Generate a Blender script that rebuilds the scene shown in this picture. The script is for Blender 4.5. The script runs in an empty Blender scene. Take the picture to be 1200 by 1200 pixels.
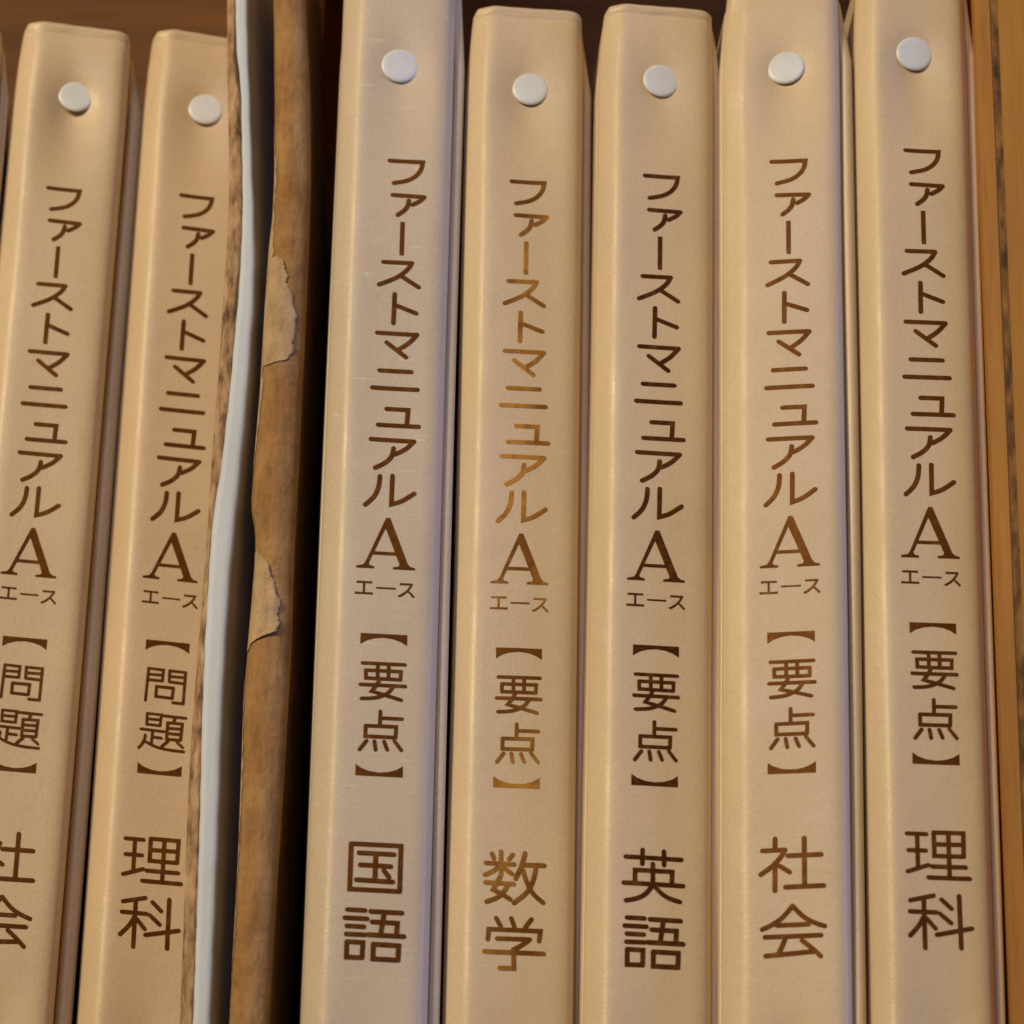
import bpy, bmesh, math, random
from mathutils import Vector, Matrix

scene = bpy.context.scene
C = scene.collection
MM = 0.001

# ------------------------------------------------------------------ camera
cam_d = bpy.data.cameras.new("camera")
cam = bpy.data.objects.new("camera", cam_d)
C.objects.link(cam)
cr = Vector((0.9994605639775949, 0.02842680481822405, 0.01644681797231972))
cu_ = Vector((-0.0034365275369261684, -0.407517243964268, 0.9131910458114749))
cf = Vector((-0.03266146555309442, 0.912754957608883, 0.40719972498557777))
cam.matrix_world = Matrix(((cr.x, cu_.x, -cf.x, 26.42366 * MM),
                           (cr.y, cu_.y, -cf.y, -796.02477 * MM),
                           (cr.z, cu_.z, -cf.z, -343.57222 * MM),
                           (0, 0, 0, 1)))
cam_d.sensor_width = 36
cam_d.lens = 135
cam_d.clip_start = 0.02
cam_d.clip_end = 50
cam_d.dof.use_dof = True
cam_d.dof.focus_distance = 0.865
cam_d.dof.aperture_fstop = 22
scene.camera = cam
scene.render.resolution_x = scene.render.resolution_y = 1024
scene.cycles.filter_width = 1.6

# ------------------------------------------------------------------ light
world = bpy.data.worlds.new("World")
scene.world = world
world.use_nodes = True
bg = world.node_tree.nodes["Background"]
bg.inputs[0].default_value = (0.90, 0.56, 0.28, 1)
bg.inputs[1].default_value = 0.045

def area(name, loc, target, size, power, col, size_y=None):
    l = bpy.data.lights.new(name, 'AREA')
    l.energy = power
    l.color = col
    l.size = size
    if size_y:
        l.shape = 'RECTANGLE'
        l.size_y = size_y
    o = bpy.data.objects.new(name, l)
    C.objects.link(o)
    o.location = loc
    o.rotation_euler = (Vector(target) - Vector(loc)).to_track_quat('-Z', 'Y').to_euler()
    return o

area("warm_room_lamp", (-1.10, -1.30, 0.72), (0, 0, 0.02), 0.26, 19.5, (0.95, 0.745, 0.43))
area("front_fill", (-0.25, -1.5, 0.75), (0, 0, 0.0), 0.5, 4.2, (0.85, 0.82, 1.0))  # neutral fill from the front, its source unseen
area("cool_window", (1.5, -0.36, 0.10), (-0.03, 0, 0.0), 0.30, 7.5, (0.34, 0.46, 1.0), 0.9)

scene.view_settings.view_transform = 'Standard'
scene.view_settings.look = 'None'
scene.view_settings.gamma = 1
scene.view_settings.exposure = 0.30

# ------------------------------------------------------------------ materials
def newmat(name):
    m = bpy.data.materials.new(name)
    m.use_nodes = True
    nt = m.node_tree
    return m, nt, nt.nodes["Principled BSDF"]

def N(nt, t, **kw):
    n = nt.nodes.new(t)
    for k, v in kw.items():
        if k in n.inputs:
            n.inputs[k].default_value = v
        else:
            setattr(n, k, v)
    return n

def coords(nt, scale=(1, 1, 1), offset=(0, 0, 0)):
    tc = N(nt, 'ShaderNodeTexCoord')
    mp = N(nt, 'ShaderNodeMapping')
    mp.inputs['Scale'].default_value = scale
    mp.inputs['Location'].default_value = offset
    nt.links.new(tc.outputs['Object'], mp.inputs['Vector'])
    return mp.outputs['Vector']

def noise(nt, vec, scale, detail=3, rough=0.5):
    n = N(nt, 'ShaderNodeTexNoise')
    n.inputs['Scale'].default_value = scale
    n.inputs['Detail'].default_value = detail
    n.inputs['Roughness'].default_value = rough
    nt.links.new(vec, n.inputs['Vector'])
    return n.outputs['Fac']

def ramp(nt, fac, stops):
    r = N(nt, 'ShaderNodeValToRGB')
    e = r.color_ramp.elements
    while len(e) < len(stops):
        e.new(0.5)
    for el, (p, c) in zip(e, stops):
        el.position = p
        el.color = (c[0], c[1], c[2], 1) if not isinstance(c, (int, float)) else (c, c, c, 1)
    nt.links.new(fac, r.inputs['Fac'])
    return r.outputs['Color']

def mix(nt, fac, a, b, mode='MIX'):
    m = N(nt, 'ShaderNodeMix', data_type='RGBA', blend_type=mode)
    for sock, v in ((m.inputs[0], fac), (m.inputs[6], a), (m.inputs[7], b)):
        if hasattr(v, 'is_linked') or hasattr(v, 'links'):
            nt.links.new(v, sock)
        elif isinstance(v, tuple):
            sock.default_value = (v[0], v[1], v[2], 1)
        else:
            sock.default_value = v
    return m.outputs[2]

def math_(nt, op, a, b=0.0):
    m = N(nt, 'ShaderNodeMath', operation=op)
    for sock, v in ((m.inputs[0], a), (m.inputs[1], b)):
        if hasattr(v, 'links'):
            nt.links.new(v, sock)
        else:
            sock.default_value = v
    return m.outputs[0]

def bump(nt, bsdf, height, dist, strength=1.0, prev=None):
    b = N(nt, 'ShaderNodeBump')
    b.inputs['Strength'].default_value = strength
    b.inputs['Distance'].default_value = dist
    nt.links.new(height, b.inputs['Height'])
    if prev:
        nt.links.new(prev, b.inputs['Normal'])
    nt.links.new(b.outputs['Normal'], bsdf.inputs['Normal'])
    return b.outputs['Normal']

def vinyl(name, seed, base=(0.755, 0.60, 0.405), crease=0.25):
    m, nt, p = newmat(name)
    v = coords(nt, offset=(seed * 0.37, seed * 0.11, seed * 0.53))
    big = noise(nt, v, 22, 4, 0.55)
    col = ramp(nt, big, [(0.3, tuple(c * 0.94 for c in base)), (0.7, tuple(c * 1.04 for c in base))])
    grime = noise(nt, v, 240, 5, 0.65)
    spots = ramp(nt, grime, [(0.25, 0.80), (0.36, 1.0)])
    col = mix(nt, 0.35, col, spots, 'MULTIPLY')
    mott = ramp(nt, noise(nt, v, 1300, 3, 0.7), [(0.3, 0.86), (0.7, 1.0)])
    col = mix(nt, 0.8, col, mott, 'MULTIPLY')
    # fine crease marks across the spine
    vc = coords(nt, scale=(0.10, 1, 1), offset=(seed * 0.2, 0, seed * 0.3))
    cr1 = noise(nt, vc, 900, 2, 0.5)
    ridge = ramp(nt, cr1, [(0.62, 0.0), (0.74, 0.8)])
    patch = ramp(nt, noise(nt, v, 90, 3), [(0.46, 0.0), (0.62, 1.0)])
    marks = math_(nt, 'MULTIPLY', ridge, patch)
    marks = math_(nt, 'MULTIPLY', marks, crease)
    col = mix(nt, marks, col, (0.86, 0.79, 0.68))
    nt.links.new(col, p.inputs['Base Color'])
    rr = ramp(nt, noise(nt, v, 60, 4), [(0.3, 0.34), (0.7, 0.46)])
    nt.links.new(rr, p.inputs['Roughness'])
    p.inputs['Specular IOR Level'].default_value = 0.45
    n1 = bump(nt, p, noise(nt, v, 1500, 3, 0.6), 0.00009, 0.7)
    n2 = bump(nt, p, noise(nt, v, 55, 3, 0.5), 0.0007, 0.55, n1)
    bump(nt, p, marks, 0.00006, 0.6, n2)
    return m

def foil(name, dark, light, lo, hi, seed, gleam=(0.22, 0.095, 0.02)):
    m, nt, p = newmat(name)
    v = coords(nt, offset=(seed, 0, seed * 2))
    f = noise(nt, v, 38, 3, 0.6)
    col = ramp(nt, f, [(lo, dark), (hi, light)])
    speckled = ramp(nt, noise(nt, v, 420, 3, 0.6), [(0.50, 0.0), (0.68, 0.55)])  # the foil's metallic sheen, put into the colour as fine spots
    col = mix(nt, speckled, col, gleam)
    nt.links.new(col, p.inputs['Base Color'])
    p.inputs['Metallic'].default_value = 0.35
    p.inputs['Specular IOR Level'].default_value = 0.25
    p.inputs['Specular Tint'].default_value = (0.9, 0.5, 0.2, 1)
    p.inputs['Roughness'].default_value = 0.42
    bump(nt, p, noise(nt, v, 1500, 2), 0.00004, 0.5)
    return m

def plastic_white():
    m, nt, p = newmat("snap_plastic")
    v = coords(nt)
    nt.links.new(ramp(nt, noise(nt, v, 300, 3), [(0.3, (0.72, 0.77, 0.83)), (0.6, (0.77, 0.82, 0.88))]), p.inputs['Base Color'])
    p.inputs['Roughness'].default_value = 0.35
    return m

def kraft(name, a=(0.40, 0.235, 0.11), b=(0.52, 0.33, 0.18), seed=0, rough=0.82):
    m, nt, p = newmat(name)
    v = coords(nt, scale=(1, 1, 0.28), offset=(seed, seed, 0))
    w = coords(nt, offset=(seed, 0, 0))
    f1 = noise(nt, v, 420, 6, 0.7)
    f2 = noise(nt, w, 70, 6, 0.68)
    col = ramp(nt, f2, [(0.3, a), (0.7, b)])
    fib = ramp(nt, f1, [(0.3, 0.55), (0.58, 1.0)])
    col = mix(nt, 0.75, col, fib, 'MULTIPLY')
    nt.links.new(col, p.inputs['Base Color'])
    p.inputs['Roughness'].default_value = rough
    p.inputs['Specular IOR Level'].default_value = 0.08
    n1 = bump(nt, p, f1, 0.0006, 0.8)
    bump(nt, p, noise(nt, w, 240, 4, 0.6), 0.0009, 0.7, n1)
    return m

def corr_edge(name="corrugated_cut_edge", c0=(0.10, 0.055, 0.03), c1=(0.38, 0.23, 0.125), c2=(0.60, 0.42, 0.26)):
    m, nt, p = newmat(name)
    w = coords(nt, scale=(1.6, 1.6, 0.5))
    f = noise(nt, w, 330, 3, 0.55)
    col = ramp(nt, f, [(0.28, c0), (0.46, c1), (0.7, c2)])
    nt.links.new(col, p.inputs['Base Color'])
    p.inputs['Roughness'].default_value = 0.9
    bump(nt, p, f, 0.0005, 0.7)
    return m

def whiteboard():
    m, nt, p = newmat("white_card")
    v = coords(nt, scale=(1, 1, 0.4))
    f = noise(nt, v, 70, 4, 0.6)
    nt.links.new(ramp(nt, f, [(0.3, (0.60, 0.69, 0.84)), (0.7, (0.68, 0.77, 0.92))]), p.inputs['Base Color'])  # cool light on the white card is put into its bluish colour
    p.inputs['Roughness'].default_value = 0.6
    bump(nt, p, noise(nt, v, 500, 3), 0.0002, 0.5)
    return m

def wood(name, a, b, dark, seed, axis='z', scale=1.0, rough=0.5):
    m, nt, p = newmat(name)
    sc = (1, 1, 0.06) if axis == 'z' else (0.06, 1, 1)
    v = coords(nt, scale=sc, offset=(seed, seed * 0.7, seed * 0.3))
    w = coords(nt, offset=(seed, 0, 0))
    g = noise(nt, v, 170 * scale, 6, 0.62)
    g2 = noise(nt, v, 900 * scale, 4, 0.6)
    col = ramp(nt, g, [(0.30, a), (0.68, b)])
    lines = ramp(nt, g2, [(0.34, dark), (0.46, (1, 1, 1))])
    col = mix(nt, 0.55, col, lines, 'MULTIPLY')
    blotch = ramp(nt, noise(nt, w, 25, 3), [(0.3, 0.85), (0.7, 1.05)])
    col = mix(nt, 0.8, col, blotch, 'MULTIPLY')
    nt.links.new(col, p.inputs['Base Color'])
    p.inputs['Roughness'].default_value = rough
    p.inputs['Specular IOR Level'].default_value = 0.2
    n1 = bump(nt, p, g2, 0.0002, 0.5)
    bump(nt, p, g, 0.0004, 0.4, n1)
    return m

def plain(name, col, rough=0.8):
    m, nt, p = newmat(name)
    v = coords(nt)
    nt.links.new(ramp(nt, noise(nt, v, 400, 3), [(0.3, tuple(c * 0.85 for c in col)), (0.7, col)]), p.inputs['Base Color'])
    p.inputs['Roughness'].default_value = rough
    return m

M_SNAP = plastic_white()
M_KRAFT = kraft("kraft_board", seed=1)
M_KRAFT_FOLD = kraft("kraft_fold", (0.35, 0.18, 0.065), (0.50, 0.305, 0.135), seed=4)
M_KRAFT_TORN = kraft("kraft_torn", (0.52, 0.36, 0.20), (0.64, 0.47, 0.29), seed=7)
M_CORR = corr_edge()
M_WHITE = whiteboard()
M_WOOD = wood("side_wood", (0.42, 0.190, 0.038), (0.52, 0.255, 0.056), (0.80, 0.72, 0.65), 2.0)
M_WOOD2 = wood("side_wood_pale", (0.43, 0.205, 0.040), (0.50, 0.255, 0.052), (0.85, 0.79, 0.73), 5.0)
M_SEAM = corr_edge("seam_gap", (0.05, 0.028, 0.015), (0.17, 0.088, 0.036), (0.36, 0.19, 0.06))
M_BACK = wood("back_wood", (0.12, 0.048, 0.010), (0.20, 0.085, 0.02), (0.45, 0.35, 0.3), 9.0, axis='x', scale=0.7)
M_PAPER = plain("paper_block", (0.72, 0.70, 0.64))

# ------------------------------------------------------------------ mesh helpers
def obj(name, verts, faces, mat, parent=None, smooth=True):
    me = bpy.data.meshes.new(name)
    me.from_pydata([tuple(c * MM for c in v) for v in verts], [], faces)
    me.update()
    if smooth:
        me.polygons.foreach_set('use_smooth', [True] * len(me.polygons))
    me.materials.append(mat)
    o = bpy.data.objects.new(name, me)
    C.objects.link(o)
    o.parent = parent
    return o

def grid_faces(nr, nc, close=False, base=0):
    f = []
    for i in range(nr - 1):
        for j in range(nc if close else nc - 1):
            a = base + i * nc + j
            b = base + i * nc + (j + 1) % nc
            f.append((a, b, b + nc, a + nc))
    return f

def thing(name, label, cat, loc=(0, 0, 0), rot=(0, 0, 0), group=None):
    o = bpy.data.objects.new(name, None)
    o.empty_display_size = 0.02
    C.objects.link(o)
    o.location = [c * MM for c in loc]
    o.rotation_euler = rot
    o['label'] = label
    o['category'] = cat
    if group:
        o['group'] = group
    return o

def box(name, x0, x1, y0, y1, z0, z1, mat, parent=None, bev=0.5):
    bm = bmesh.new()
    vs = [bm.verts.new((x * MM, y * MM, z * MM)) for x in (x0, x1) for y in (y0, y1) for z in (z0, z1)]
    for f in ((0, 1, 3, 2), (4, 6, 7, 5), (0, 4, 5, 1), (2, 3, 7, 6), (0, 2, 6, 4), (1, 5, 7, 3)):
        bm.faces.new([vs[i] for i in f])
    bmesh.ops.recalc_face_normals(bm, faces=bm.faces)
    if bev:
        bmesh.ops.bevel(bm, geom=bm.edges[:], offset=bev * MM, segments=2, affect='EDGES')
    me = bpy.data.meshes.new(name)
    bm.to_mesh(me)
    bm.free()
    me.materials.append(mat)
    o = bpy.data.objects.new(name, me)
    C.objects.link(o)
    o.parent = parent
    return o

def lerp_tab(tab, t):
    if t <= tab[0][0]:
        return tab[0][1]
    for (a, va), (b, vb) in zip(tab, tab[1:]):
        if t <= b:
            k = (t - a) / (b - a)
            return va + (vb - va) * k
    return tab[-1][1]

def smooth_tab(tab, t, w=4.0):
    return sum(lerp_tab(tab, t + d * w) * k for d, k in ((-1, .15), (-.5, .2), (0, .3), (.5, .2), (1, .15)))

# ------------------------------------------------------------------ glyph outlines (units of 1/1000 em)
G = {
    'ス': [[800,669,749,708,730,704,705,701,674,700,566,700,398,700,288,700,252,701,213,704,187,706,187,615,210,617,249,619,288,620,397,620,569,620,678,620,639,528,580,430,512,342,395,228,255,124,100,45,164,-22,307,58,438,158,554,270,656,172,751,69,829,-27,899,33,818,126,715,232,607,332,675,429,732,531,775,625,783,641,792,657]],
    'エ': [[84,131,84,40,115,42,144,44,172,44,833,44,857,44,887,43,916,40,916,131,890,128,862,126,833,125,539,125,539,585,779,585,808,585,837,583,864,581,864,669,838,666,809,664,779,663,229,663,204,664,174,666,145,669,145,581,174,583,204,585,229,585,454,585,454,125,172,125,144,126,114,128]],
    '【': [[966,841,966,846,666,846,666,-86,966,-86,966,-81,866,34,795,191,768,380,795,569,866,726]],
    '】': [[334,-86,334,846,34,846,34,841,134,726,205,569,232,380,205,191,134,34,34,-81,34,-86]],
}
A_OUT = [(0, 0), (.30, 0), (.30, .035), (.225, .055), (.205, .10), (.272, .27), (.676, .27), (.74, .10), (.725, .055), (.63, .035),
         (.63, 0), (1, 0), (1, .035), (.925, .055), (.875, .11), (.55, 1), (.485, 1), (.155, .12), (.115, .06), (0, .035)]
A_HOLE = [(.295, .33), (.479, .80), (.655, .33)]

# the katakana are drawn stroke by stroke with round ends: width, height scale (units per mm), then the strokes
KANA = {
    'フ': (25.4, 22.8, [[(120, 91), (315, 94), (309, 135), (285, 174), (235, 208), (150, 226)]]),
    'ァ': (25.4, 22.8, [[(145, 288), (330, 293)], [(330, 293), (305, 320), (262, 342)], [(240, 318), (235, 352), (215, 380), (178, 406)]]),
    'ス': (25.4, 22.8, [[(112, 661), (278, 660)], [(278, 660), (256, 700), (195, 750), (92, 795)], [(218, 738), (322, 800)]]),
    'ト': (25.4, 22.8, [[(190, 828), (188, 998)], [(190, 890), (318, 935)]]),
    'マ': (25.4, 22.8, [[(92, 1053), (322, 1054)], [(322, 1054), (275, 1108), (215, 1146)], [(148, 1106), (262, 1186)]]),
    'ニ': (16.1, 14.5, [[(132, 100), (248, 100)], [(108, 164), (272, 164)]]),
    'ュ': (16.1, 14.5, [[(155, 240), (233, 240), (230, 298)], [(126, 299), (273, 299)]]),
    'ア': (16.1, 14.5, [[(98, 346), (254, 347)], [(254, 347), (225, 377), (188, 396)], [(181, 375), (177, 405), (152, 430), (117, 448)]]),
    'ル': (16.1, 14.5, [[(133, 474), (131, 512), (115, 550), (84, 578)], [(178, 471), (177, 572), (215, 560), (258, 530)]]),
}
STROKE_W = 1.08
def frame(a, b, c, d):
    return [[a, b, c], [c, d, a]]
# the kanji: x scale, y scale, slope taken out, stroke width in mm, strokes
KANJI = {
    '国': (41.4, 39.5, .03, .96, frame((148, 145), (590, 158), (590, 562), (148, 548)) + [[(220, 225), (530, 235)], [(235, 332), (505, 342)], [(205, 465), (525, 478)], [(368, 230), (368, 470)], [(445, 380), (490, 435)]]),
    '語': (41.4, 39.5, .02, .94, [[(125, 722), (280, 727)], [(105, 795), (300, 800)], [(125, 866), (275, 870)], [(122, 937), (280, 940)]] + frame((130, 1003), (270, 1008), (268, 1140), (130, 1138))
         + [[(330, 733), (605, 740)], [(450, 740), (422, 942)], [(345, 825), (567, 830), (563, 942)], [(312, 938), (628, 945)]] + frame((362, 1020), (585, 1027), (582, 1152), (362, 1147))),
    '数': (36.3, 34.7, 0, .92, [[(176, 202), (192, 240)], [(248, 183), (250, 370)], [(340, 205), (312, 242)], [(130, 277), (352, 283)], [(238, 295), (190, 342), (124, 372)], [(262, 305), (335, 357)],
         [(130, 432), (350, 438)], [(243, 385), (190, 488), (262, 520), (325, 560)], [(305, 440), (285, 492), (230, 550), (140, 585)],
         [(437, 190), (415, 290), (365, 395)], [(430, 283), (590, 283)], [(527, 290), (510, 400), (460, 505), (355, 588)], [(422, 325), (455, 430), (510, 520), (585, 578)]]),
    '学': (36.3, 34.7, 0, .92, [[(212, 715), (248, 775)], [(330, 712), (355, 775)], [(490, 715), (442, 780)], [(150, 882), (155, 802), (562, 806), (552, 885)], [(222, 874), (478, 874)],
         [(478, 874), (420, 920), (352, 960)], [(352, 955), (357, 1104), (248, 1104)], [(125, 978), (590, 983)]]),
    '社': (41.3, 39.2, -.005, .94, [[(205, 105), (203, 195)], [(92, 210), (290, 205)], [(290, 205), (255, 270), (180, 350), (78, 420)], [(203, 345), (200, 565)], [(240, 345), (328, 403)],
         [(457, 105), (457, 525)], [(315, 258), (602, 254)], [(292, 535), (622, 529)]]),
    '会': (41.3, 39.2, -.005, .94, [[(345, 697), (265, 795), (170, 860), (82, 898)], [(345, 697), (430, 790), (520, 845), (620, 880)], [(210, 864), (480, 860)], [(105, 965), (588, 958)],
         [(285, 965), (255, 1045), (222, 1110)], [(112, 1128), (520, 1098)], [(425, 1000), (500, 1060), (582, 1138)]]),
    '英': (65.5, 62.4, .045, .92, [[(395, 175), (393, 375)], [(700, 195), (703, 390)], [(155, 270), (950, 312)], [(290, 640), (290, 460), (820, 485), (815, 655)], [(543, 375), (545, 690)],
         [(130, 640), (975, 685)], [(525, 700), (450, 800), (330, 865), (165, 892)], [(578, 700), (670, 800), (790, 870), (930, 910)]]),
    '理': (41.3, 39.2, .012, .86, [[(90, 110), (262, 112)], [(180, 112), (182, 408)], [(100, 258), (255, 258)], [(88, 447), (275, 385)]] + frame((328, 95), (592, 97), (590, 305), (330, 303))
         + [[(330, 200), (590, 200)], [(458, 97), (460, 497)], [(305, 397), (605, 400)], [(272, 495), (638, 500)]]),
    '科': (41.3, 39.2, .012, .90, [[(112, 715), (320, 668)], [(232, 700), (235, 1128)], [(108, 812), (340, 815)], [(230, 850), (190, 930), (105, 1022)], [(252, 870), (330, 955)],
         [(390, 702), (475, 780)], [(372, 825), (468, 905)], [(342, 1010), (650, 950)], [(545, 668), (552, 1122)]]),
    '要': (49.8, 46.6, -.03, .74, [[(128, 140), (590, 125)]] + frame((167, 215), (548, 203), (546, 292), (170, 301)) + [[(295, 145), (297, 298)], [(413, 135), (415, 295)], [(112, 375), (600, 360)],
         [(322, 300), (290, 370), (235, 440), (380, 470), (560, 512)], [(470, 372), (420, 450), (290, 512), (130, 527)]]),
    '点': (49.8, 46.6, -.025, .76, [[(345, 642), (343, 800)], [(355, 715), (582, 708)]] + frame((190, 808), (520, 797), (517, 912), (190, 922))
         + [[(205, 970), (132, 1070)], [(290, 968), (305, 1060)], [(395, 965), (430, 1050)], [(505, 950), (583, 1045)]]),
    '問': (92.7, 89.5, .11, .62, [[(238, 240), (212, 960)], [(238, 242), (560, 285), (552, 530)], [(240, 372), (555, 402)], [(238, 495), (550, 530)],
         [(695, 300), (698, 550)], [(1030, 1045), (1040, 345), (695, 302)], [(700, 428), (1038, 462)], [(698, 548), (1035, 598)], [(1030, 1045), (800, 1018)]] + frame((430, 650), (795, 692), (785, 920), (428, 872))),
    '題': (92.7, 89.5, .09, .60, frame((285, 120), (592, 152), (578, 395), (290, 362)) + [[(288, 240), (585, 266)], [(170, 465), (705, 530)], [(425, 530), (412, 810)], [(440, 645), (625, 668)],
         [(275, 600), (262, 700), (225, 790), (150, 880)], [(265, 730), (400, 815), (600, 890), (830, 935), (1115, 968)],
         [(640, 172), (1120, 225)], [(890, 220), (865, 300)]] + frame((735, 325), (1052, 352), (1035, 715), (732, 690)) + [[(735, 445), (1045, 470)], [(735, 562), (1040, 588)], [(765, 735), (640, 850)], [(960, 760), (1085, 870)]]),
}

def smooth_line(pts, keep):
    """round the gentle bends, keep the sharp corners"""
    for _ in range(2):
        out = [pts[0]]
        kk = [True]
        for i in range(1, len(pts) - 1):
            a, b, c = pts[i - 1], pts[i], pts[i + 1]
            if keep[i]:
                out.append(b); kk.append(True)
            else:
                out.append(tuple(b[k] * .75 + a[k] * .25 for k in (0, 1))); kk.append(False)
                out.append(tuple(b[k] * .75 + c[k] * .25 for k in (0, 1))); kk.append(False)
        out.append(pts[-1]); kk.append(True)
        pts, keep = out, kk
    return pts

def ribbon(pts, w):
    n = len(pts)
    keep = [True] * n
    for i in range(1, n - 1):
        a = (Vector(pts[i]) - Vector(pts[i - 1])).normalized()
        b = (Vector(pts[i + 1]) - Vector(pts[i])).normalized()
        keep[i] = a.dot(b) < 0.5
    P = [Vector(p) for p in smooth_line(pts, keep)]
    n = len(P)
    left, right = [], []
    for i in range(n):
        d0 = (P[i] - P[i - 1]).normalized() if i else (P[1] - P[0]).normalized()
        d1 = (P[i + 1] - P[i]).normalized() if i < n - 1 else d0
        nrm = Vector((-d0.y - d1.y, d0.x + d1.x)).normalized()
        k = max(0.6, nrm.dot(Vector((-d0.y, d0.x))))
        left.append(P[i] + nrm * (w / 2 / k))
        right.append(P[i] - nrm * (w / 2 / k))
    def cap(c, d):
        base = math.atan2(d.y, d.x)
        return [c + Vector((math.cos(base + t), math.sin(base + t))) * (w / 2) for t in (math.radians(q) for q in (60, 30, 0, -30, -60))]
    loop = left + cap(P[-1], (P[-1] - P[-2])) + right[::-1] + cap(P[0], (P[0] - P[1]))
    return [tuple(v) for v in loop]

def kana(ch):
    if ch in KANA:
        sx, sy, strokes = KANA[ch]
        slope, w = 0.0, STROKE_W
    else:
        sx, sy, slope, w, strokes = KANJI[ch]
        w *= 1.12
    flat = [[(p[0] / sx, -(p[1] - slope * (p[0] - 350)) / sy) for p in st] for st in strokes]
    xs = [p[0] for st in flat for p in st]
    ys = [p[1] for st in flat for p in st]
    mx, my = (min(xs) + max(xs)) / 2, (min(ys) + max(ys)) / 2
    return [ribbon([(x - mx, y - my) for x, y in st], w) for st in flat]

def area2(l):
    return sum(a[0] * b[1] - b[0] * a[1] for a, b in zip(l, l[1:] + l[:1]))

def offset_loops(loops, d):
    """push outer loops out and holes in by d; the biggest loop tells which winding is the outer one"""
    big = max(loops, key=lambda l: abs(area2(l)))
    s = 1 if area2(big) > 0 else -1
    out = []
    for l in loops:
        n = len(l)
        r = []
        for i in range(n):
            p0, p1, p2 = Vector(l[i - 1]), Vector(l[i]), Vector(l[(i + 1) % n])
            a, b = (p1 - p0), (p2 - p1)
            if a.length < 1e-6 or b.length < 1e-6:
                r.append(tuple(p1))
                continue
            a.normalize(); b.normalize()
            na, nb = Vector((a.y, -a.x)) * s, Vector((b.y, -b.x)) * s
            m = na + nb
            if m.length < 0.3:
                m = nb
            m.normalize()
            k = max(0.9, m.dot(nb))
            r.append(tuple(p1 + m * (d / k)))
        out.append(r)
    return out

_mesh_cache = {}
def glyph_mesh(key, loops):
    if key in _mesh_cache:
        return _mesh_cache[key]
    cu = bpy.data.curves.new('glyph', 'CURVE')
    cu.dimensions = '2D'
    cu.fill_mode = 'BOTH'
    for l in loops:
        sp = cu.splines.new('POLY')
        sp.points.add(len(l) - 1)
        for pt, (x, y) in zip(sp.points, l):
            pt.co = (x, y, 0, 1)
        sp.use_cyclic_u = True
    o = bpy.data.objects.new('glyph', cu)
    C.objects.link(o)
    bpy.context.view_layer.update()
    ev = o.evaluated_get(bpy.context.evaluated_depsgraph_get())
    me = ev.to_mesh()
    vs = [(v.co.x, v.co.y) for v in me.vertices]
    fs = [tuple(p.vertices) for p in me.polygons]
    ev.to_mesh_clear()
    bpy.data.objects.remove(o)
    _mesh_cache[key] = (vs, fs)
    return vs, fs

def glyph(ch, cx, cz, ex, ez, off, mode='n'):
    """outline centred on its own box at (cx, cz), em size ex by ez mm"""
    key = (ch, ex, ez, off, mode)
    if key not in _mesh_cache:
        if ch == 'A':
            loops = [[(x * ex, y * ez) for x, y in A_OUT], [(x * ex, y * ez) for x, y in A_HOLE]]
        elif ch == 'bar':
            loops = [[(0, 0.06 * ez), (0.10 * ex, 0), (ex, 0), (ex, ez), (0, ez)]]
        else:
            loops = []
            for flat in G[ch]:
                l = [(flat[i] / 1000.0, flat[i + 1] / 1000.0) for i in range(0, len(flat), 2)]
                if mode == 'r':
                    l = [(y, -x) for x, y in l]
                loops.append([(x * ex, y * ez) for x, y in l])
        xs = [p[0] for l in loops for p in l]
        ys = [p[1] for l in loops for p in l]
        mx, my = (min(xs) + max(xs)) / 2, (min(ys) + max(ys)) / 2
        loops = [[(x - mx, y - my) for x, y in l] for l in loops]
        if off:
            loops = offset_loops(loops, off)
    else:
        loops = None
    vs, fs = glyph_mesh(key, loops)
    return [(x + cx, y + cz) for x, y in vs], fs

TITLE = [('フ', 0.3, 94.0), ('ァ', 1.2, 85.3), ('bar', 0.15, 76.6, 1.05, 8.7, 0), ('ス', -0.1, 67.3), ('ト', 1.6, 58.5), ('マ', 0.1, 49.2),
         ('ニ', 0.1, 40.4), ('ュ', 1.3, 31.0), ('ア', 0.2, 21.8), ('ル', 0.15, 12.8), ('A', -0.1, 0.0, 12.9, 12.3, 0.05)]
RUBY = [('エ', -4.7, -10.9, 4.7, 4.9, 0.06), ('bar', 0.1, -10.8, 4.3, 0.42, 0), ('ス', 4.65, -11.1, 4.6, 4.6, 0.06)]
def volume(a, b):
    return [('【', 0.05, -23.0, 11.0, 8.6, 0.0, 'r'), (a, 0.15, -32.9),
            (b, 0.1, -44.4), ('】', 0.0, -53.6, 11.0, 8.6, 0.0, 'r')]
def subject(a, b):
    return [(a, -0.1, -75.6), (b, 0.1, -90.6)]

# ------------------------------------------------------------------ bookshelf
SHELF_Z = -152.0
shelf = thing("bookshelf", "warm brown wooden bookshelf compartment enclosing the row of cream binders", "bookshelf", (0, 0, SHELF_Z))
box("back_panel", -420, 106, 262, 270, -0.0, 640, M_BACK, shelf, 0)
box("shelf_board", -420, 104.5, -14, 261, -18, 0, M_WOOD2, shelf)
box("top_board", -420, 104.5, -6, 261, 620, 638, M_WOOD2, shelf)
box("side_panel", 105.4, 109.3, -15, 261, -60, 640, M_WOOD, shelf, 0.35)
box("seam", 109.3, 110.9, -14.75, 261, -60, 640, M_SEAM, shelf, 0)
box("outer_panel", 110.9, 130, -15.3, 261, -60, 640, M_WOOD2, shelf, 0.5)

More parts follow.
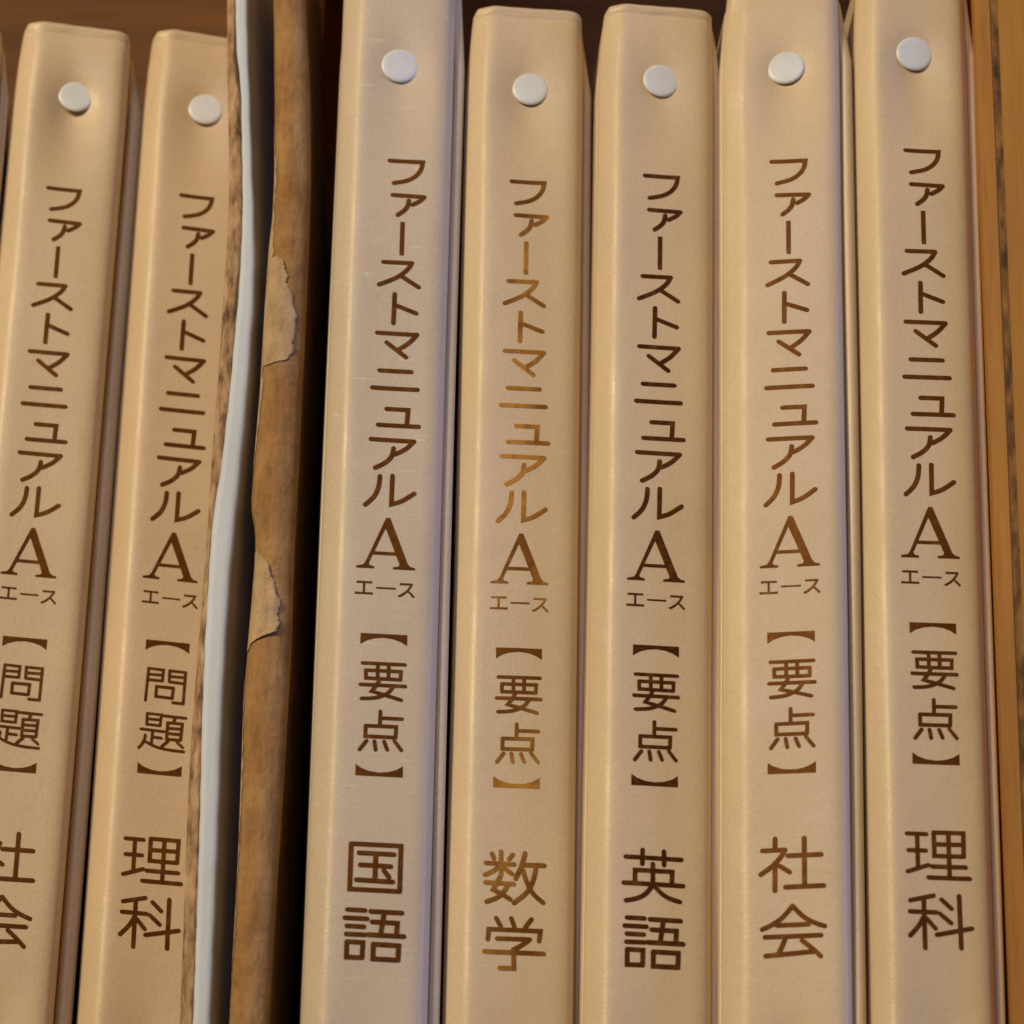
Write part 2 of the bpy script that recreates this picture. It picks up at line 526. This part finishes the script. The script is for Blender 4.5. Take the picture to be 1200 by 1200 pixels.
# ------------------------------------------------------------------ binders
PROFILE = [(-14.15, 14.0), (-14.25, 9.0), (-14.45, 6.2), (-14.5, 5.0), (-14.3, 4.1), (-13.8, 3.3), (-13.0, 2.55), (-12.0, 1.7),
           (-11.0, 0.95), (-10.3, 0.48), (-9.6, 0.20), (-8.8, 0.06), (-7.5, 0.0), (-6, 0), (-4.5, 0), (-3, 0), (-1.5, 0), (0, 0),
           (1.5, 0), (3, 0), (4.5, 0), (6, 0), (7.5, 0), (8.8, 0.02), (9.8, 0.14), (10.8, 0.42), (11.6, 0.95), (12.3, 1.8),
           (12.75, 2.8), (12.95, 3.9), (13.0, 6.0), (12.9, 9.0), (12.9, 14.0)]

class Binder:
    def __init__(s, rng, tilt, dimple, top, ztop_slope, dr=0.0):
        s.prof = [(x + dr * min(1, max(0, (x - 5) / 4)), y) for x, y in PROFILE]
        s.tilt, s.dimple, s.top, s.sl = tilt, dimple, top, ztop_slope
        s.ph = [rng.uniform(0, 6.28) for _ in range(8)]
        s.dx, s.dz = rng.uniform(-1.5, 1.5), rng.uniform(-3, 3)
        s.a = rng.uniform(0.7, 1.3)
    def width(s, z, side=-1):
        """sides draw in towards the top, soft corner at the very top"""
        t = max(0.0, (z - (s.top - 26)) / 26.0)
        w = 1.0 - (0.085 if side < 0 else 0.04) * t ** 2.0
        c = 2.0
        d = z - (s.top - c)
        if d > 0:
            w -= (c - math.sqrt(max(0.0, c * c - min(d, c) ** 2))) / 15.0 * 0.75
        return w
    def surf(s, x, z):
        y = math.tan(s.tilt) * x
        gx = (x - s.dx * 0.4)
        y += s.dimple * s.a * math.exp(-((gx / 6.5) ** 2) - ((z - 117 - s.dz) / 15.0) ** 2)
        y += s.dimple * 0.5 * math.exp(-((gx / 4.5) ** 2) - ((z - 121.5) / 6.0) ** 2)
        y += s.dimple * 0.9 * math.exp(-((gx / 6.0) ** 2) - ((z + 124) / 13.0) ** 2)
        y += 0.18 * math.sin(z * 0.021 + s.ph[0]) + 0.10 * math.sin(z * 0.047 + x * 0.08 + s.ph[1])
        y += 0.07 * math.sin(x * 0.26 + z * 0.018 + s.ph[2])
        y += 0.16 * (x / 12.0) ** 2 * math.sin(z * 0.031 + s.ph[3])
        d = s.top - z
        y += 0.55 * max(0.0, 1 - abs(d - 2.6) / 7.0) ** 2 * (1 if d > 2.6 else 0.2)      # the panel sinks towards the weld
        y += 0.22 * math.exp(-((d - 2.3 - 0.2 * math.sin(x * 0.5 + s.ph[6])) / 0.55) ** 2) * (1 if abs(x) < 11 else 0.4)
        y += 0.05 * math.sin(x * 0.9 + s.ph[7]) * math.exp(-d / 6.0)
        return y

def make_spine(b, mat, parent):
    zs = []
    z = -152.0 + 0.5
    while z < 96:
        zs.append(z); z += 4.0
    while z < b.top - 7:
        zs.append(z); z += 1.5
    while z < b.top - 0.01:
        zs.append(z); z += 0.4
    zs.append(b.top)
    verts = []
    for z in zs:
        wl, wr = b.width(z), b.width(z, 1)
        rr = 1.3
        d = z - (b.top - rr)
        back = (rr - math.sqrt(max(0, rr * rr - min(d, rr) ** 2))) if d > 0 else 0
        for (x, y) in b.prof:
            w = wl if x < 0 else wr
            k = max(0.0, 1 - y / 8.0)
            zz = z + (b.sl * x) * max(0, (z - 60) / (b.top - 60)) if z > 60 else z
            fade = 1 - 0.45 * max(0.0, 1 - (b.top - z) / 9.0) ** 1.5 if y < 3.4 else 1
            verts.append((x * w, y * fade + k * b.surf(x, z) + back * (1 if y < 8 else 0), zz))
    n = len(b.prof)
    faces = grid_faces(len(zs), n)
    # close the top: an inset strip going back, then an end
    base = (len(zs) - 1) * n
    extra = []
    for j, (x, y) in enumerate(b.prof):
        v = verts[base + j]
        extra.append((v[0] * 0.97, max(v[1] + 1.2, 2.5) if v[1] < 9 else v[1], v[2] - 0.25))
    k0 = len(verts)
    verts += extra
    for j in range(n - 1):
        faces.append((base + j, base + j + 1, k0 + j + 1, k0 + j))
    faces.append(tuple(range(k0 + n - 1, k0 - 1, -1)))
    o = obj("spine", verts, faces, mat, parent)
    return o

def make_cover(name, b, x0, x1, nose, mat, parent, depth=205):
    """a cover board: rounded front edge, running back behind the spine"""
    t = (x1 - x0) / 2
    xc = (x0 + x1) / 2
    sec = [(xc - t, depth), (xc - t, 60), (xc - t, nose + 6), (xc - t, nose + t * 1.2)]
    for a in (150, 125, 90, 55, 30):
        sec.append((xc + t * math.cos(math.radians(a)), nose + t - t * math.sin(math.radians(a))))
    sec += [(xc + t, nose + t * 1.2), (xc + t, nose + 6), (xc + t, 60), (xc + t, depth)]
    zs = [-151.8, -150.5] + [-145 + 9 * i for i in range(31)]
    T = b.top - 1.2
    edge = b.prof[-3][0] + 0.15 if x0 > 0 else -14.3
    zs = [z for z in zs if z < T - 4] + [T - 3, T - 1.8, T - 0.9, T - 0.3, T]
    verts = []
    for z in zs:
        w = b.width(min(z, b.top - 1.5), 1 if x0 > 0 else -1)
        d = max(0.0, (z - (T - 1.8)) / 1.8)
        for (x, y) in sec:
            q = min(1.0, max(0.0, (z - b.top + 20) / 19)) ** 1.6
            sh = xc * w - xc + q * (edge - (x1 if x0 > 0 else x0)) if y < 40 else xc * (w - 1) * max(0, 1 - (y - 40) / 80)
            yy = y + math.tan(b.tilt) * xc * max(0, 1 - y / 40.0) + q * 1.6 * max(0, 1 - y / 40.0)
            if y < nose + 3:
                yy += d * d * 2.0 + 0.25 * math.sin(z * 0.03 + b.ph[5])
            verts.append((x + sh + 0.12 * math.sin(z * 0.026 + b.ph[4]), yy, z))
    n = len(sec)
    faces = grid_faces(len(zs), n)
    faces.append(tuple(range(n)))
    L = (len(zs) - 1) * n
    faces.append(tuple(L + i for i in reversed(range(n))))
    faces += [(i * n, (i + 1) * n, (i + 1) * n + n - 1, i * n + n - 1) for i in range(len(zs) - 1)]
    return obj(name, verts, faces, mat, parent)

def make_snap(b, x, z, parent):
    R, H = 4.4, 0.6
    prof = [(0, 1.0), (0.25, 0.995), (0.5, 0.985), (0.76, 0.965), (0.86, 0.91), (0.94, 0.74), (0.985, 0.45), (1.0, 0.2), (0.97, 0.0), (0.9, -0.25)]
    n = 40
    tx, tz = 0.07 * math.sin(b.ph[2] * 3), 0.05 * math.sin(b.ph[5] * 2)
    y0 = b.surf(x + 4, z)
    y1 = b.surf(x - 4, z)
    def place(px, h, pz):
        yy = b.surf(x, z) * 0.35 + (y0 + y1) / 2 * 0.65 + math.tan(b.tilt) * (px - x)
        return (px, yy - h * H + tx * (px - x) + tz * (pz - z), pz)
    verts = [place(x, 1.0, z)]
    faces = []
    for r, h in prof[1:]:
        for i in range(n):
            a = 2 * math.pi * i / n
            verts.append(place(x + R * r * math.cos(a), h, z + R * r * math.sin(a)))
    for i in range(n):
        faces.append((0, 1 + i, 1 + (i + 1) % n))
    for k in range(len(prof) - 2):
        for i in range(n):
            a, c = 1 + k * n + i, 1 + k * n + (i + 1) % n
            faces.append((a, a + n, c + n, c))
    o = obj("snap", verts, faces, M_SNAP, parent)
    return o

def make_lettering(name, rows, b, mat, parent, dx=0.0, skew=0.0):
    bm = bmesh.new()
    for row in rows:
        ch, cx, cz = row[:3]
        cx += dx + skew * cz / 94.0
        if len(row) == 3:
            pieces = [glyph_mesh((ch, q), [l]) for q, l in enumerate(kana(ch))]
            pieces = [([(x + cx, y + cz) for x, y in vs], fs) for vs, fs in pieces]
        else:
            pieces = [glyph(ch, cx, cz, row[3], row[4], row[5], row[6] if len(row) > 6 else 'n')]
        for q, (vs, fs) in enumerate(pieces):
            bv = [bm.verts.new((x, -0.007 * q, z)) for x, z in vs]
            for f in fs:
                try:
                    bm.faces.new([bv[i] for i in f])
                except ValueError:
                    pass
    zlo = min(v.co.z for v in bm.verts); zhi = max(v.co.z for v in bm.verts)
    x = -7.5
    while x < 8:
        bmesh.ops.bisect_plane(bm, geom=bm.verts[:] + bm.edges[:] + bm.faces[:], plane_co=(x, 0, 0), plane_no=(1, 0, 0)); x += 1.5
    z = zlo + 2
    while z < zhi:
        bmesh.ops.bisect_plane(bm, geom=bm.verts[:] + bm.edges[:] + bm.faces[:], plane_co=(0, 0, z), plane_no=(0, 0, 1)); z += 4
    for v in bm.verts:
        xx = v.co.x
        v.co.y += flat_y(b, xx) + b.surf(xx, v.co.z) * max(0, 1 - flat_y(b, xx) / 8) - 0.07
    for f in bm.faces:
        f.smooth = True
    bmesh.ops.recalc_face_normals(bm, faces=bm.faces)
    for f in bm.faces:
        if f.normal.y > 0:
            f.normal_flip()
    bmesh.ops.scale(bm, vec=(MM, MM, MM), verts=bm.verts)
    me = bpy.data.meshes.new(name)
    bm.to_mesh(me)
    bm.free()
    me.materials.append(mat)
    o = bpy.data.objects.new(name, me)
    C.objects.link(o)
    o.parent = parent
    return o

def flat_y(b, x):
    return lerp_tab(b.prof[3:-3], x)

GROUP = "cream ring binders standing in a row"
FOIL_BROWN = foil("foil_brown", (0.095, 0.030, 0.005), (0.16, 0.056, 0.009), 0.35, 0.7, 1.0)  # this foil and the next hold a dark room's reflection in their colour
FOIL_DARK = foil("foil_dark", (0.070, 0.023, 0.005), (0.115, 0.042, 0.009), 0.4, 0.75, 2.2)
FOIL_GOLD_SHINE = foil("foil_gold_shine", (0.17, 0.062, 0.010), (0.52, 0.25, 0.045), 0.42, 0.60, 3.1, (0.14, 0.05, 0.010))  # same foil with a brighter reflection painted into its colour

# x, y, z of the big A, lean, face yaw, body yaw, words, top, foil, snap dx, crease, label
B = [
    (-145.6, 20.0, 11.0, -0.012, 0.17, 0.17, None, 143.0, FOIL_BROWN, 0, 0.1, 0.8,
     "leftmost cream binder, only a sliver of its right edge showing at the picture's left border"),
    (-115.469, 27.218, 13.0635, -0.0131, 0.1778, 0.165, ('問', '題', '社', '会'), 144.0, FOIL_BROWN, (0.9, 124.4), 0.15, 1.0,
     "cream binder titled 問題 社会, set back at the left, second from the left border"),
    (-83.3684, 35.6039, 15.5475, -0.0072, 0.2337, 0.175, ('問', '題', '理', '科'), 144.0, FOIL_BROWN, (0.9, 122.6), 0.15, 0.8,
     "cream binder titled 問題 理科, partly hidden behind the torn cardboard"),
    (-29.0671, -17.2492, -3.8657, -0.0014, 0.1152, 0.10, ('要', '点', '国', '語'), 166.0, FOIL_BROWN, (-0.7, 122.8), 0.8, 0.6,
     "cream binder titled 要点 国語 with fine scratches, right of the black gap"),
    (0.0, 0.0, 0.0, 0.0, 0.0848, 0.085, ('要', '点', '数', '学'), 145.1, FOIL_GOLD_SHINE, (0.6, 122.8), 0.12, 0.5,
     "cream binder titled 要点 数学 whose gold lettering is coloured with a bright reflection"),
    (30.7468, -5.016, -1.234, -0.0071, 0.1076, 0.092, ('要', '点', '英', '語'), 143.8, FOIL_DARK, (0.2, 123.2), 0.12, 0.55,
     "cream binder titled 要点 英語, standing between the 数学 and 社会 binders"),
    (60.3502, -11.7619, -0.6679, -0.0065, -0.1346, 0.078, ('要', '点', '社', '会'), 145.0, FOIL_BROWN, (0.0, 122.6), 0.12, 0.7,
     "cream binder titled 要点 社会, second from the wooden side of the shelf"),
    (91.4967, -12.5234, 1.431, -0.0048, 0.0756, 0.075, ('要', '点', '理', '科'), 150.0, FOIL_BROWN, (-0.7, 123.6), 0.12, 0.85,
     "cream binder titled 要点 理科, rightmost, against the wooden side of the shelf"),
]
# front cover: inner x, outer x, setback; then how far the spine's right shoulder moves
RC = [((12.7, 15.6, 4.5), 0), ((13.4, 17.9, 7.5), 0.7), ((12.7, 15.4, 4), 0), ((12.0, 14.6, 3.2), -0.8), ((13.1, 15.9, 6.5), 0.4),
      ((12.7, 15.4, 3.6), 0), ((12.9, 15.9, 3.0), 0.1), ((11.8, 14.0, 3.0), -1.0)]
# the 国語 binder is a slightly bigger make
SIZE = {3: 1.016}
VINYL = {3: (0.70, 0.585, 0.44), 2: (0.74, 0.58, 0.375), 7: (0.745, 0.59, 0.385)}     # the vinyl has aged differently
SHIFT = {1: (-0.4, 0), 2: (-0.3, 0), 3: (0, 1.2)}        # title print a little off the middle
for i, (x, y, z, lean, fyaw, byaw, words, top, fo, snap, crease, dimple, label) in enumerate(B):
    rng = random.Random(40 + i)
    R = Matrix.Rotation(byaw, 3, 'Z') @ Matrix.Rotation(-lean, 3, 'Y')
    k_size = SIZE.get(i, 1.0)
    if k_size != 1.0:
        x, y, z = 26.42 + (x - 26.42) * k_size, -796.02 + (y + 796.02) * k_size, -343.57 + (z + 343.57) * k_size
    h = (z - SHELF_Z) / k_size
    base = Vector((x, y, z)) + R @ Vector((0, 0, -h * k_size))
    t = thing("ring_binder", label, "binder", base, (0, -lean, byaw), GROUP)
    t.scale = (k_size,) * 3
    rc, dr = RC[i]
    b = Binder(rng, fyaw - byaw, dimple * 2.3, top, -0.035 if i < 3 else -0.03, dr)
    mat = vinyl("cream_vinyl", i + 1, crease=crease, base=VINYL.get(i, (0.755, 0.60, 0.405)))
    parts = [make_spine(b, mat, t),
             make_cover("front_cover", b, rc[0], rc[1], rc[2], mat, t),
             make_cover("back_cover", b, -14.75, -13.45, 6.5, mat, t)]
    if words:
        parts.append(make_snap(b, snap[0], snap[1], t))
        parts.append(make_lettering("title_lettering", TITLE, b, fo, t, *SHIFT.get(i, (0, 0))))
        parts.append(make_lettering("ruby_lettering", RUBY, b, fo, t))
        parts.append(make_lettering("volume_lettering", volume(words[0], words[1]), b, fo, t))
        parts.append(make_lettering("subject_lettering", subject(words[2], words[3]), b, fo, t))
    # geometry is written about the big A: drop it so that the empty is at the binder's foot
    for p in [q for q in parts if q]:
        p.location = (0, 0, h * MM)
        me = p.data
        lo = -h * MM
        for v in me.vertices:                    # stand every binder on the shelf board
            if v.co.z < -0.125:
                k = (-0.125 - v.co.z) / (0.152 - 0.125)
                v.co.z = -0.125 + (lo + 0.125) * min(1.0, k)
    pb = box("page_block", -12.0, 11.8, 24, 196, 4, h + 118, M_PAPER, t, 0.6)

# ------------------------------------------------------------------ cardboard between the two groups
def sheet(name, left, right, y0, path, mat, parent, z0, z1, nose=0.4, depth_pts=None, rough=0.0, seed=1, step=2.5, round_nose=False, ry=None, tuck=0.0):
    """upright board: its front edge runs between left(z) and right(z) at depth y0, and it runs back along path [(dy, dx)]"""
    rng = random.Random(seed)
    zs = [z0 + i * (z1 - z0) / int((z1 - z0) / step) for i in range(int((z1 - z0) / step) + 1)]
    verts = []
    nf = 13 if round_nose else 7
    jit = [0.0] * (nf + 2 * len(path))
    for z in zs:
        L, Rr = left(z), right(z)
        c, h = (L + Rr) / 2, (Rr - L) / 2
        if rough:
            jit = [j * 0.5 + rng.uniform(-rough, rough) for j in jit]
        row = []
        k = 0
        for dy, dx in reversed(path):
            row.append((c + dx - h, y0 + dy)); k += 1
        for i in range(nf):
            u = i / (nf - 1)
            if round_nose:
                a = math.pi * (1 - u)
                row.append((c + h * math.cos(a), y0 + ry * (1 - math.sin(a) ** 0.85) + jit[i] * math.sin(a)))
            else:
                a = 2 * u - 1
                row.append((c + h * a, y0 + nose * max(0, abs(a) - 0.55) ** 2 / 0.2 + jit[i]))
            k += 1
        for dy, dx in path:
            row.append((c + dx + h - tuck * min(1.0, dy / 20.0), y0 + dy))
        verts += [(px, py, z) for px, py in row]
    n = nf + 2 * len(path)
    faces = grid_faces(len(zs), n)
    faces.append(tuple(range(n)))
    Lb = (len(zs) - 1) * n
    faces.append(tuple(Lb + i for i in reversed(range(n))))
    return obj(name, verts, faces, mat, parent)

kraftL = [(-152, -72), (-108.3, -72.0), (-69.5, -72.7), (-49.6, -73.0), (-29.3, -72.7), (-8.5, -72.1), (12.6, -71.8), (34.2, -71.5), (56.2, -71.0),
          (71.9, -70.9), (90.1, -70.7), (106.2, -71.3), (125, -72.6), (148.9, -73.9), (175, -75)]
whiteL = [(-152, -68.6), (-109.2, -68.7), (-80.3, -69.2), (-60.7, -69.6), (-40.6, -70.2), (-20.2, -70.5), (-9.8, -70.4), (0.7, -70.4), (11.3, -70.1),
          (22, -68.9), (43.7, -67.7), (54.7, -67.4), (65.8, -66.9), (77.1, -66.8), (88.4, -66.9), (99.9, -67.5), (123.2, -68.9), (132.7, -70.4), (147, -71.3), (175, -73)]
whiteR = [(-152, -64.4), (-109.1, -64.5), (-80.3, -64.7), (-60.6, -64.9), (-40.6, -65.3), (-20.1, -65.3), (-9.7, -65.2), (0.7, -64.9), (11.3, -64.4),
          (22, -63.9), (43.7, -63.1), (54.7, -62.9), (65.8, -62.7), (77.1, -63.0), (88.4, -63.7), (99.9, -64.6), (123.2, -66.3), (132.7, -67.1), (147, -67.9), (175, -69)]
rollL = [(-152, -61), (-110.3, -60.9), (-91.3, -60.7), (-71.9, -60.6), (-52.1, -60.8), (-32, -61.1), (-11.4, -60.3), (-1, -60.0), (6.5, -60.3), (9, -60.9), (12.5, -61.6),
         (20.2, -61.4), (41.8, -60.7), (63.8, -60.5), (79.5, -60.2), (86.3, -59.7), (97.7, -59.7), (120.9, -60.7), (144.5, -61.9), (175, -63), (240, -62)]
rollR = [(-152, -52.4), (-110.2, -52.3), (-81.5, -51.9), (-62, -51.5), (-42, -51.2), (-21.7, -50.9), (-0.9, -51.2), (20.2, -51.0), (52.7, -50.9),
         (75, -50.8), (97.7, -51.1), (120.9, -52.1), (144.5, -54.1), (175, -55), (240, -54)]
def fn(tab, w=4.0):
    return lambda z: smooth_tab(tab, z, w)

pathK = [(10, 1.2), (35, 4.0), (60, 3.0), (200, -17)]
t = thing("corrugated_sheet", "worn corrugated brown cardboard strip with a ragged, battered dark edge beside the 問題 理科 binder", "cardboard", (-72, 3, SHELF_Z))
k1 = sheet("kraft_sheet", lambda z: smooth_tab(kraftL, z) , lambda z: smooth_tab(whiteL, z) - 0.25 - 0.5 * (1 + math.sin(z * 0.11)) * (0.6 if z > 40 else 0.1), 4.0, pathK, M_CORR, t,
           -152, 172, nose=0.6, rough=0.28, seed=3, step=1.6)
t2 = thing("white_board", "bent white cardboard sheet standing on edge between the brown cardboards", "cardboard", (-67, 0, SHELF_Z))
k2 = sheet("white_sheet", lambda z: smooth_tab(whiteL, z) + 0.05 * math.sin(z * 0.7), lambda z: smooth_tab(whiteR, z) - 0.45 + 0.06 * math.sin(z * 0.43), 0.0, [(2, 0.1), (12, 1.2), (40, 5.0), (65, 4.0), (200, -15)], M_WHITE, t2, -152, 170, nose=0.5, step=2.5)
t3 = thing("cardboard_fold", "rounded folded edge of brown cardboard with torn peeling paper, left of the black gap", "cardboard", (-56, -4, SHELF_Z))
k3 = sheet("folded_panel", fn(rollL, 2.5), fn(rollR), -4.0, [(8, 0.3), (42, 4.2), (65, 3.0), (200, -16), (263, -22)], M_KRAFT_FOLD, t3, -152, 400, round_nose=True, ry=4.2, step=1.5, tuck=3.5, rough=0.06, seed=8)  # unseen height and depth added, flank tucked, to shade back panel and gap

def flap(name, z0, z1, la, ra, lift, parent, mat, seed):
    """a torn paper layer lying on the fold: la(z), ra(z) are its left and right limits as 0..1 across the fold"""
    rng = random.Random(seed)
    nz, nx = 90, 12
    wob = 0.0
    front, back = [], []
    for i in range(nz + 1):
        z = z0 + (z1 - z0) * i / nz
        wob = wob * 0.7 + rng.uniform(-0.016, 0.016)
        a0, a1 = la(z), max(la(z) + 0.02, ra(z) + wob + 0.015 * math.sin(z * 1.3 + seed))
        for j in range(nx + 1):
            u = a0 + (a1 - a0) * j / nx
            L, Rr = smooth_tab(rollL, z, 2.5), smooth_tab(rollR, z)
            c, h = (L + Rr) / 2, (Rr - L) / 2
            a = math.pi * (1 - u)
            h2 = h + 0.06
            x = c + h2 * math.cos(a)
            y = -4.0 + 4.2 * (1 - math.sin(a) ** 0.85)
            e = (j / nx) ** 3
            out = 0.22 + lift * e * (0.6 + 0.4 * math.sin(z * 0.9 + seed))
            front.append((x, y - out, z))
            back.append((x, y - out + 0.26, z))
    n = nx + 1
    verts = front + back
    nb = len(front)
    faces = grid_faces(nz + 1, n)
    faces += [tuple(reversed([v + nb for v in f])) for f in grid_faces(nz + 1, n)]
    for i in range(nz):
        a, b_ = i * n + nx, (i + 1) * n + nx
        faces.append((a, a + nb, b_ + nb, b_))
        a, b_ = i * n, (i + 1) * n
        faces.append((a, b_, b_ + nb, a + nb))
    for j in range(nx):
        faces.append((j, j + nb, j + 1 + nb, j + 1))
        a = nz * n + j
        faces.append((a, a + 1, a + 1 + nb, a + nb))
    return obj(name, verts, faces, mat, parent)

f1 = flap("torn_flap", 47.0, 75.0,
          lambda z: 0.10,
          lambda z: lerp_tab([(47, 0.30), (48, 0.58), (51, 0.68), (56, 0.70), (62, 0.68), (66, 0.58), (70, 0.50), (73.5, 0.46), (75, 0.30)], z),
          0.35, t3, M_KRAFT_TORN, 5)
f2 = flap("torn_flap", -23.5, 0.5,
          lambda z: 0.06,
          lambda z: lerp_tab([(-23.5, 0.10), (-22.0, 0.20), (-20.8, 0.44), (-19.8, 0.62), (-16, 0.64), (-12, 0.62), (-8, 0.55), (-4, 0.44), (-1, 0.30), (0.5, 0.16)], z),
          0.75, t3, M_KRAFT_TORN, 6)
f3 = flap("torn_layer", 20.0, 112.0,
          lambda z: 0.03,
          lambda z: lerp_tab([(20, 0.05), (24, 0.12), (40, 0.20), (47, 0.16), (60, 0.22), (76, 0.26), (90, 0.16), (100, 0.2), (112, 0.05)], z),
          0.0, t3, M_KRAFT_TORN, 9)
f4 = flap("torn_layer", -100.0, -30.0,
          lambda z: 0.03,
          lambda z: lerp_tab([(-100, 0.05), (-90, 0.14), (-70, 0.10), (-55, 0.17), (-40, 0.12), (-30, 0.05)], z),
          0.0, t3, M_KRAFT_TORN, 11)
for tt, ks in ((t, (k1,)), (t2, (k2,)), (t3, (k3, f1, f2, f3, f4))):
    for k in ks:
        k.location = -Vector(tt.location)
